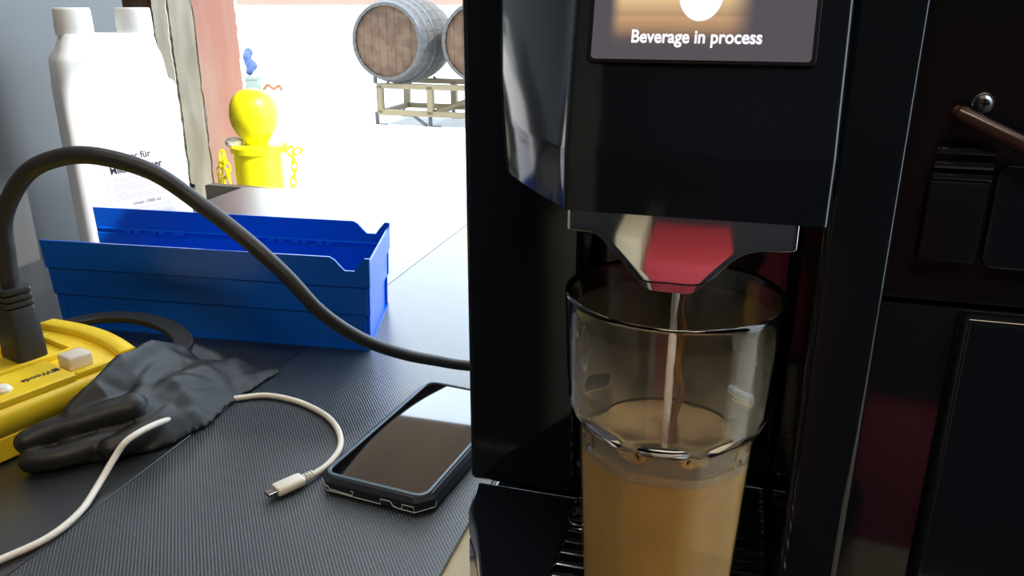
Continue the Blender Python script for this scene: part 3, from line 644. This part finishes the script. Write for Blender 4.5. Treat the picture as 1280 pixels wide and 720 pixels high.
# ------------------------------------------------------------------ phone
ph = thing('smartphone', 'black smartphone in a dark blue case lying face up on the mat', 'phone', (-0.0648, 0.5413, W), math.atan2(-0.380, 0.925))
pw, pl_ = 0.0445, 0.0825
def poct(w_, l_, c, z): return [(-w_ + c, -l_, z), (w_ - c, -l_, z), (w_, -l_ + c, z), (w_, l_ - c, z), (w_ - c, l_, z), (-w_ + c, l_, z), (-w_, l_ - c, z), (-w_, -l_ + c, z)]
MB().loft([poct(pw - 0.0015, pl_ - 0.0015, 0.009, 0.0002), poct(pw, pl_, 0.010, 0.002), poct(pw, pl_, 0.010, 0.0085), poct(pw - 0.003, pl_ - 0.003, 0.010, 0.0118), poct(pw - 0.0045, pl_ - 0.0045, 0.010, 0.0118)]).build('case', 'phone_case', ph, sharp=25, bevel=0.0006)
fr = MB()
def rr3(i, z, r): return [(x, y, z) for x, y in rrect(-pw + i, pw - i, -pl_ + i, pl_ - i, r, 6)]
fr.loft([rr3(0.0042, 0.0110, 0.009), rr3(0.0042, 0.0125, 0.009), rr3(0.0050, 0.0130, 0.0085), rr3(0.0062, 0.0130, 0.0075), rr3(0.0066, 0.0122, 0.0072)], caps=False).build('bezel', 'phone_bezel', ph, sharp=40)
MB().loft([rr3(0.0062, 0.0112, 0.0072), rr3(0.0062, 0.0121, 0.0072)]).build('screen', 'phone_glass', ph)
ol = MB()
def oline(pts): ol.tube(pts, 0.00035, 6)
yb = -pl_ - 0.0001
oline([(-0.036, yb, 0.006), (-0.034, yb, 0.0062), (-0.032, yb, 0.0038), (-0.014, yb, 0.0030), (-0.013, yb, 0.0062), (-0.015, yb, 0.0062)])
oline([(-0.034, yb, 0.0024), (-0.010, yb, 0.0022), (0.008, yb, 0.0022), (0.0085, yb, 0.0062), (0.016, yb, 0.0062), (0.018, yb, 0.0032), (0.022, yb, 0.0022)])
oline([(0.0245, yb, 0.0030), (0.0250, yb, 0.0062), (0.0335, yb, 0.0062), (0.0345, yb, 0.0022), (0.022, yb, 0.0022)])
ol.build('edging_line', 'outline', ph)
oa = MB(); oa.tube([(-0.0345, yb, 0.0024), (-pw - 0.0001, -pl_ + 0.010, 0.0024)], 0.00035, 6)
oa.build('edging_line', 'outline', ph)
oa = MB(); oa.tube([(0.0345, yb, 0.0022), (pw + 0.0001, -pl_ + 0.010, 0.0030), (pw + 0.0001, -pl_ + 0.012, 0.0066)], 0.00035, 6)
oa.build('edging_line', 'outline', ph)
for y in (0.01, 0.036): MB().box(pw - 0.0005, pw + 0.001, y, y + 0.016, 0.005, 0.008, 0.0004).build('side_button', 'phone_case', ph)

# ------------------------------------------------------------------ white charging cable
uc = thing('charging_cable', 'white charging cable trailing over the mat to the phone corner', 'cable', (-0.1668, 0.4696, W), R(45))
iv = (Matrix.Translation(uc.location) @ Matrix.Rotation(R(45), 4, 'Z')).inverted()
P = [(-0.345, 0.365, W + 0.0028), (-0.3095, 0.4032, W + 0.0028), (-0.2922, 0.4248, W + 0.0028), (-0.2858, 0.4519, W + 0.0028), (-0.2870, 0.4800, W + 0.005), (-0.2837, 0.4989, W + 0.014), (-0.2790, 0.5080, W + 0.0215), (-0.2736, 0.5190, W + 0.0235), (-0.2690, 0.5360, W + 0.0210), (-0.2660, 0.5620, W + 0.0130), (-0.2630, 0.5860, W + 0.0060),
     (-0.2520, 0.6060, W + 0.0030), (-0.232, 0.6152, W + 0.0028), (-0.210, 0.6195, W + 0.0028), (-0.1830, 0.6093, W + 0.0028), (-0.160, 0.592, W + 0.0028), (-0.1452, 0.5749, W + 0.0028), (-0.1345, 0.5535, W + 0.0028), (-0.1302, 0.532, W + 0.0028), (-0.1335, 0.512, W + 0.0030), (-0.1400, 0.4978, W + 0.0035), (-0.1462, 0.4905, W + 0.004)]
MB().tube([iv @ p for p in spline(P, 10)], 0.0024, 12).build('cord', 'white_cable', uc, sharp=80)
usb = MB()
usb.loft([[(x, y * 0.5, z + 0.0046) for y, z in rrect(-0.0115, 0.0115, -0.0032, 0.0032, 0.0028, 5)] for x in (0.0065, 0.0072)], caps=True)
usb = MB(); rg = []
for x, k in ((0.0062, 0.86), (0.0070, 1.0), (0.0240, 1.0), (0.0265, 0.92), (0.0272, 0.75)):
    rg.append([(x, y * k, 0.0046 + z * k) for y, z in rrect(-0.0062, 0.0062, -0.0034, 0.0034, 0.003, 5)])
usb.loft(rg).build('plug_body', 'white_plastic', uc, sharp=50)
MB().loft([[(x, y, 0.0046 + z) for y, z in rrect(-0.0042, 0.0042, -0.0013, 0.0013, 0.0012, 5)] for x in (-0.0005, 0.0070)]).build('metal_tip', 'steel', uc, sharp=50)
for i in range(4): MB().lathe([(0.0024, 0.0), (0.0031, 0.0004), (0.0031, 0.0014), (0.0024, 0.0018)], 14, mx=Matrix.Translation((0.0272 + 0.0023 * i, 0, 0.0044)) @ Matrix.Rotation(R(90), 4, 'Y')).build('strain_ring', 'white_plastic', uc)

# ------------------------------------------------------------------ outside: yellow post
bp = thing('barrier_post', 'bright yellow barrier post with ball top and chain beyond the doorway', 'post', (-0.696, 2.2, 0))
MB().lathe([(0.16, 0.0), (0.16, 0.03), (0.07, 0.05), (0.064, 0.06), (0.064, 0.835), (0.071, 0.838), (0.071, 0.853), (0.064, 0.858), (0.001, 0.858)], 40).build('tube', 'yellow_bright', bp)
MB().lathe([(0.030, 0.858), (0.031, 0.862), (0.037, 0.872), (0.050, 0.888), (0.0605, 0.910), (0.0645, 0.935), (0.062, 0.961), (0.052, 0.984), (0.033, 1.000), (0.012, 1.0058), (0.001, 1.006)], 40).build('ball_top', 'yellow_bright', bp)
MB().lathe([(0.018, 0.0), (0.024, 0.006), (0.024, 0.016), (0.014, 0.024), (0.001, 0.026)], 20, -0.058, -0.01).build('hook_cap', 'white_plastic', bp).location = (0, 0, 0.853)
lk = None
def link(x, y, z, turn, dz=0.0):
    global lk
    if lk is None: lk = MB().torus((0, 0, 0), 0.010, 0.0032, 'Y', 18, 8, sx=0.8, sy=1.35).build('chain_link', 'yellow_bright', bp); o = lk
    else: o = lk.copy(); C.collection.objects.link(o)
    o.location = (x, y, z); o.rotation_euler = (0, dz, R(90 if turn else 0))
for i in range(9): link(-0.092 - 0.012 * math.sin(i * 0.5), -0.02, 0.830 - 0.021 * i, i % 2, 0.2)
for i in range(9): link(-0.078 + 0.006 * math.sin(i), -0.045, 0.825 - 0.021 * i, (i + 1) % 2, -0.2)
for i in range(9): link(0.090 + 0.006 * math.sin(i * 0.8), 0.0, 0.838 - 0.021 * i, i % 2, 0.15)
link(0.108, 0, 0.838, 0, 1.2); link(0.076, 0, 0.848, 1, 0.6)

# ------------------------------------------------------------------ outside: barrels on a rack
RH, RBIL, LB = 0.375, 0.445, 0.95
def brad(t): return RH + (RBIL - RH) * (1 - (2 * t - 1) ** 2)
def make_barrel(label):
    t = thing('wooden_barrel', label, 'barrel', (0, 0, 0), 0, 'barrels on the rack')
    st = None; NS = 26
    for k in range(NS):
        if st is None:
            b = MB(); rgs = []
            for i in range(11):
                u = i / 10; r = brad(u); a = PI / NS * 0.97
                rgs.append([((r - d) * math.sin(s * a), LB * u, (r - d) * math.cos(s * a)) for s, d in ((-1, 0), (0, -0.002), (1, 0), (1, 0.028), (-1, 0.028))])
            st = b.loft(rgs).build('stave', 'wood_stave', t); o = st
        else: o = st.copy(); C.collection.objects.link(o)
        o.rotation_euler = (0, 2 * PI * k / NS, 0)
    NBD = 8; rw = RH - 0.028; wd = 2 * rw / NBD
    for side, y in ((0, 0.030), (1, LB - 0.05)):
        for k in range(NBD):
            x0 = -rw + k * wd + 0.0015; x1 = -rw + (k + 1) * wd - 0.0015; n_ = 5; poly = []
            for i in range(n_ + 1): x = x0 + (x1 - x0) * i / n_; poly.append((x, math.sqrt(max(1e-5, rw * rw - x * x))))
            for i in range(n_ + 1): x = x1 + (x0 - x1) * i / n_; poly.append((x, -math.sqrt(max(1e-5, rw * rw - x * x))))
            MB().prism(poly, 0, 0.02, lambda x, z, d: (x, y + d + 0.002 * ((k * 7) % 3), z)).build('head_board', 'wood_head', t)
    for u0, u1 in ((0.0, 0.055), (0.12, 0.165), (0.25, 0.295), (0.705, 0.75), (0.835, 0.88), (0.945, 1.0)):
        b = MB(); pr = []
        for u in (u0, (u0 + u1) / 2, u1): pr.append((brad(u) + 0.004, LB * u))
        pr += [(brad(u1) + 0.0005, LB * u1), (brad(u0) + 0.0005, LB * u0), pr[0]]
        b.lathe(pr, 52, mx=Matrix.Rotation(R(-90), 4, 'X') @ Matrix.Scale(1, 4)).build('hoop', 'hoop', t)
    mk = MB(); rn2 = random.Random(5)
    for i in range(7):
        z = 0.10 - i * 0.033; mk.box(0.03, 0.03 + rn2.uniform(0.012, 0.03), 0.0285, 0.0300, z, z + 0.02)
    mk.build('stencil_mark', 'bare_wood', t)
    return t
def copy_thing(src, loc, rz, label):
    r = src.copy(); C.collection.objects.link(r); r.location = loc; r.rotation_euler = (0, 0, rz); r['label'] = label
    for ch in list(src.children):
        c = ch.copy(); C.collection.objects.link(c); c.parent = r
    return r
BA = R(-17)
b1 = make_barrel('wooden barrel lying on the rack, nearest to the doorway side, whole head visible')
b1.location = (-1.275, 8.5, 0.8546); b1.rotation_euler = (0, 0, BA)
du = Vector((math.cos(BA), math.sin(BA), 0))
copy_thing(b1, Vector((-1.275, 8.5, 0.8546)) + du * 0.985, BA, 'wooden barrel lying on the rack, half cut off by the coffee machine edge')
rk = thing('barrel_rack', 'cream steel frame rack carrying the wooden barrels outside', 'rack', (-1.214, 8.5, 0), BA)
def rail(name, a, b, s=0.028, m='rack'):
    a, b = Vector(a), Vector(b); d = b - a; L = d.length; q = d.to_track_quat('Z', 'Y').to_matrix().to_4x4()
    return MB().box(-s, s, -s, s, 0, L, 0.004, 1, Matrix.Translation(a) @ q).build(name, m, rk)
for y, x0 in ((0.12, -0.25), (0.80, -0.25)):
    rail('top_rail', (x0, y, 0.405), (1.35, y, 0.405)); rail('bottom_rail', (x0, y, 0.13), (1.35, y, 0.13))
    for x in (-0.22, 0.35, 0.80, 1.32): rail('upright', (x, y, 0.13), (x, y, 0.405))
    for x in (-0.27, 0.34, 1.0): rail('foot', (x, y, 0.0), (x, y, 0.13), 0.012, 'dark_iron'); rail('foot_pad', (x, y, 0.006), (x + 0.12, y, 0.006), 0.006, 'dark_iron')
    for x in (-0.15, 0.15, 0.815, 1.115): rail('cradle_lug', (x, y, 0.42), (x + (0.045 if x in (-0.15, 0.815) else -0.045), y, 0.455), 0.010, 'dark_iron')
    rail('lifting_strut', (-0.27, y, 0.43), (-0.27, y, 0.52), 0.012, 'dark_iron')
for x in (-0.22, 0.35, 1.32): rail('cross_rail', (x, 0.12, 0.13), (x, 0.80, 0.13), 0.024)
rail('brace', (0.12, 0.12, 0.13), (0.30, 0.12, 0.01), 0.012, 'dark_iron'); rail('brace', (0.40, 0.14, 0.15), (1.0, 0.78, 0.38), 0.018)
# scattered things far outside, right of the pink board
cr = MB().box(-0.12, 0.12, -0.1, 0.1, 0, 0.20, 0.01).box(-0.13, 0.13, -0.11, 0.11, 0.18, 0.22, 0.005).build('crate', 'pale_crate', None, loc=(-3.79, 12, 0)); tag(cr, 'pale green crate far outside beside the pink door board', 'crate')
bb = MB(); rn3 = random.Random(8)
for i in range(7): bb.sphere((rn3.uniform(-0.03, 0.06), rn3.uniform(-0.05, 0.05), 0.05 + 0.045 * i), rn3.uniform(0.05, 0.09), 14, 10)
bbo = bb.build('cloth_bundle', 'blue_cloth', None, loc=(-3.80, 12, 0.235)); tag(bbo, 'blue cloth bundle far outside on top of the pale crate', 'cloth')
q = bbo.modifiers.new('remesh', 'REMESH'); q.mode = 'VOXEL'; q.voxel_size = 0.02; q.use_smooth_shade = True
ho = MB().tube(spline([(-0.12, 0, 0.03), (-0.05, 0.02, 0.10), (0.03, 0, 0.05), (0.10, 0.03, 0.09), (0.15, 0, 0.03)], 8), 0.022, 10).build('hose', 'orange', None, loc=(-3.50, 12, 0)); tag(ho, 'short orange hose lying on the ground right of the pale crate', 'hose')
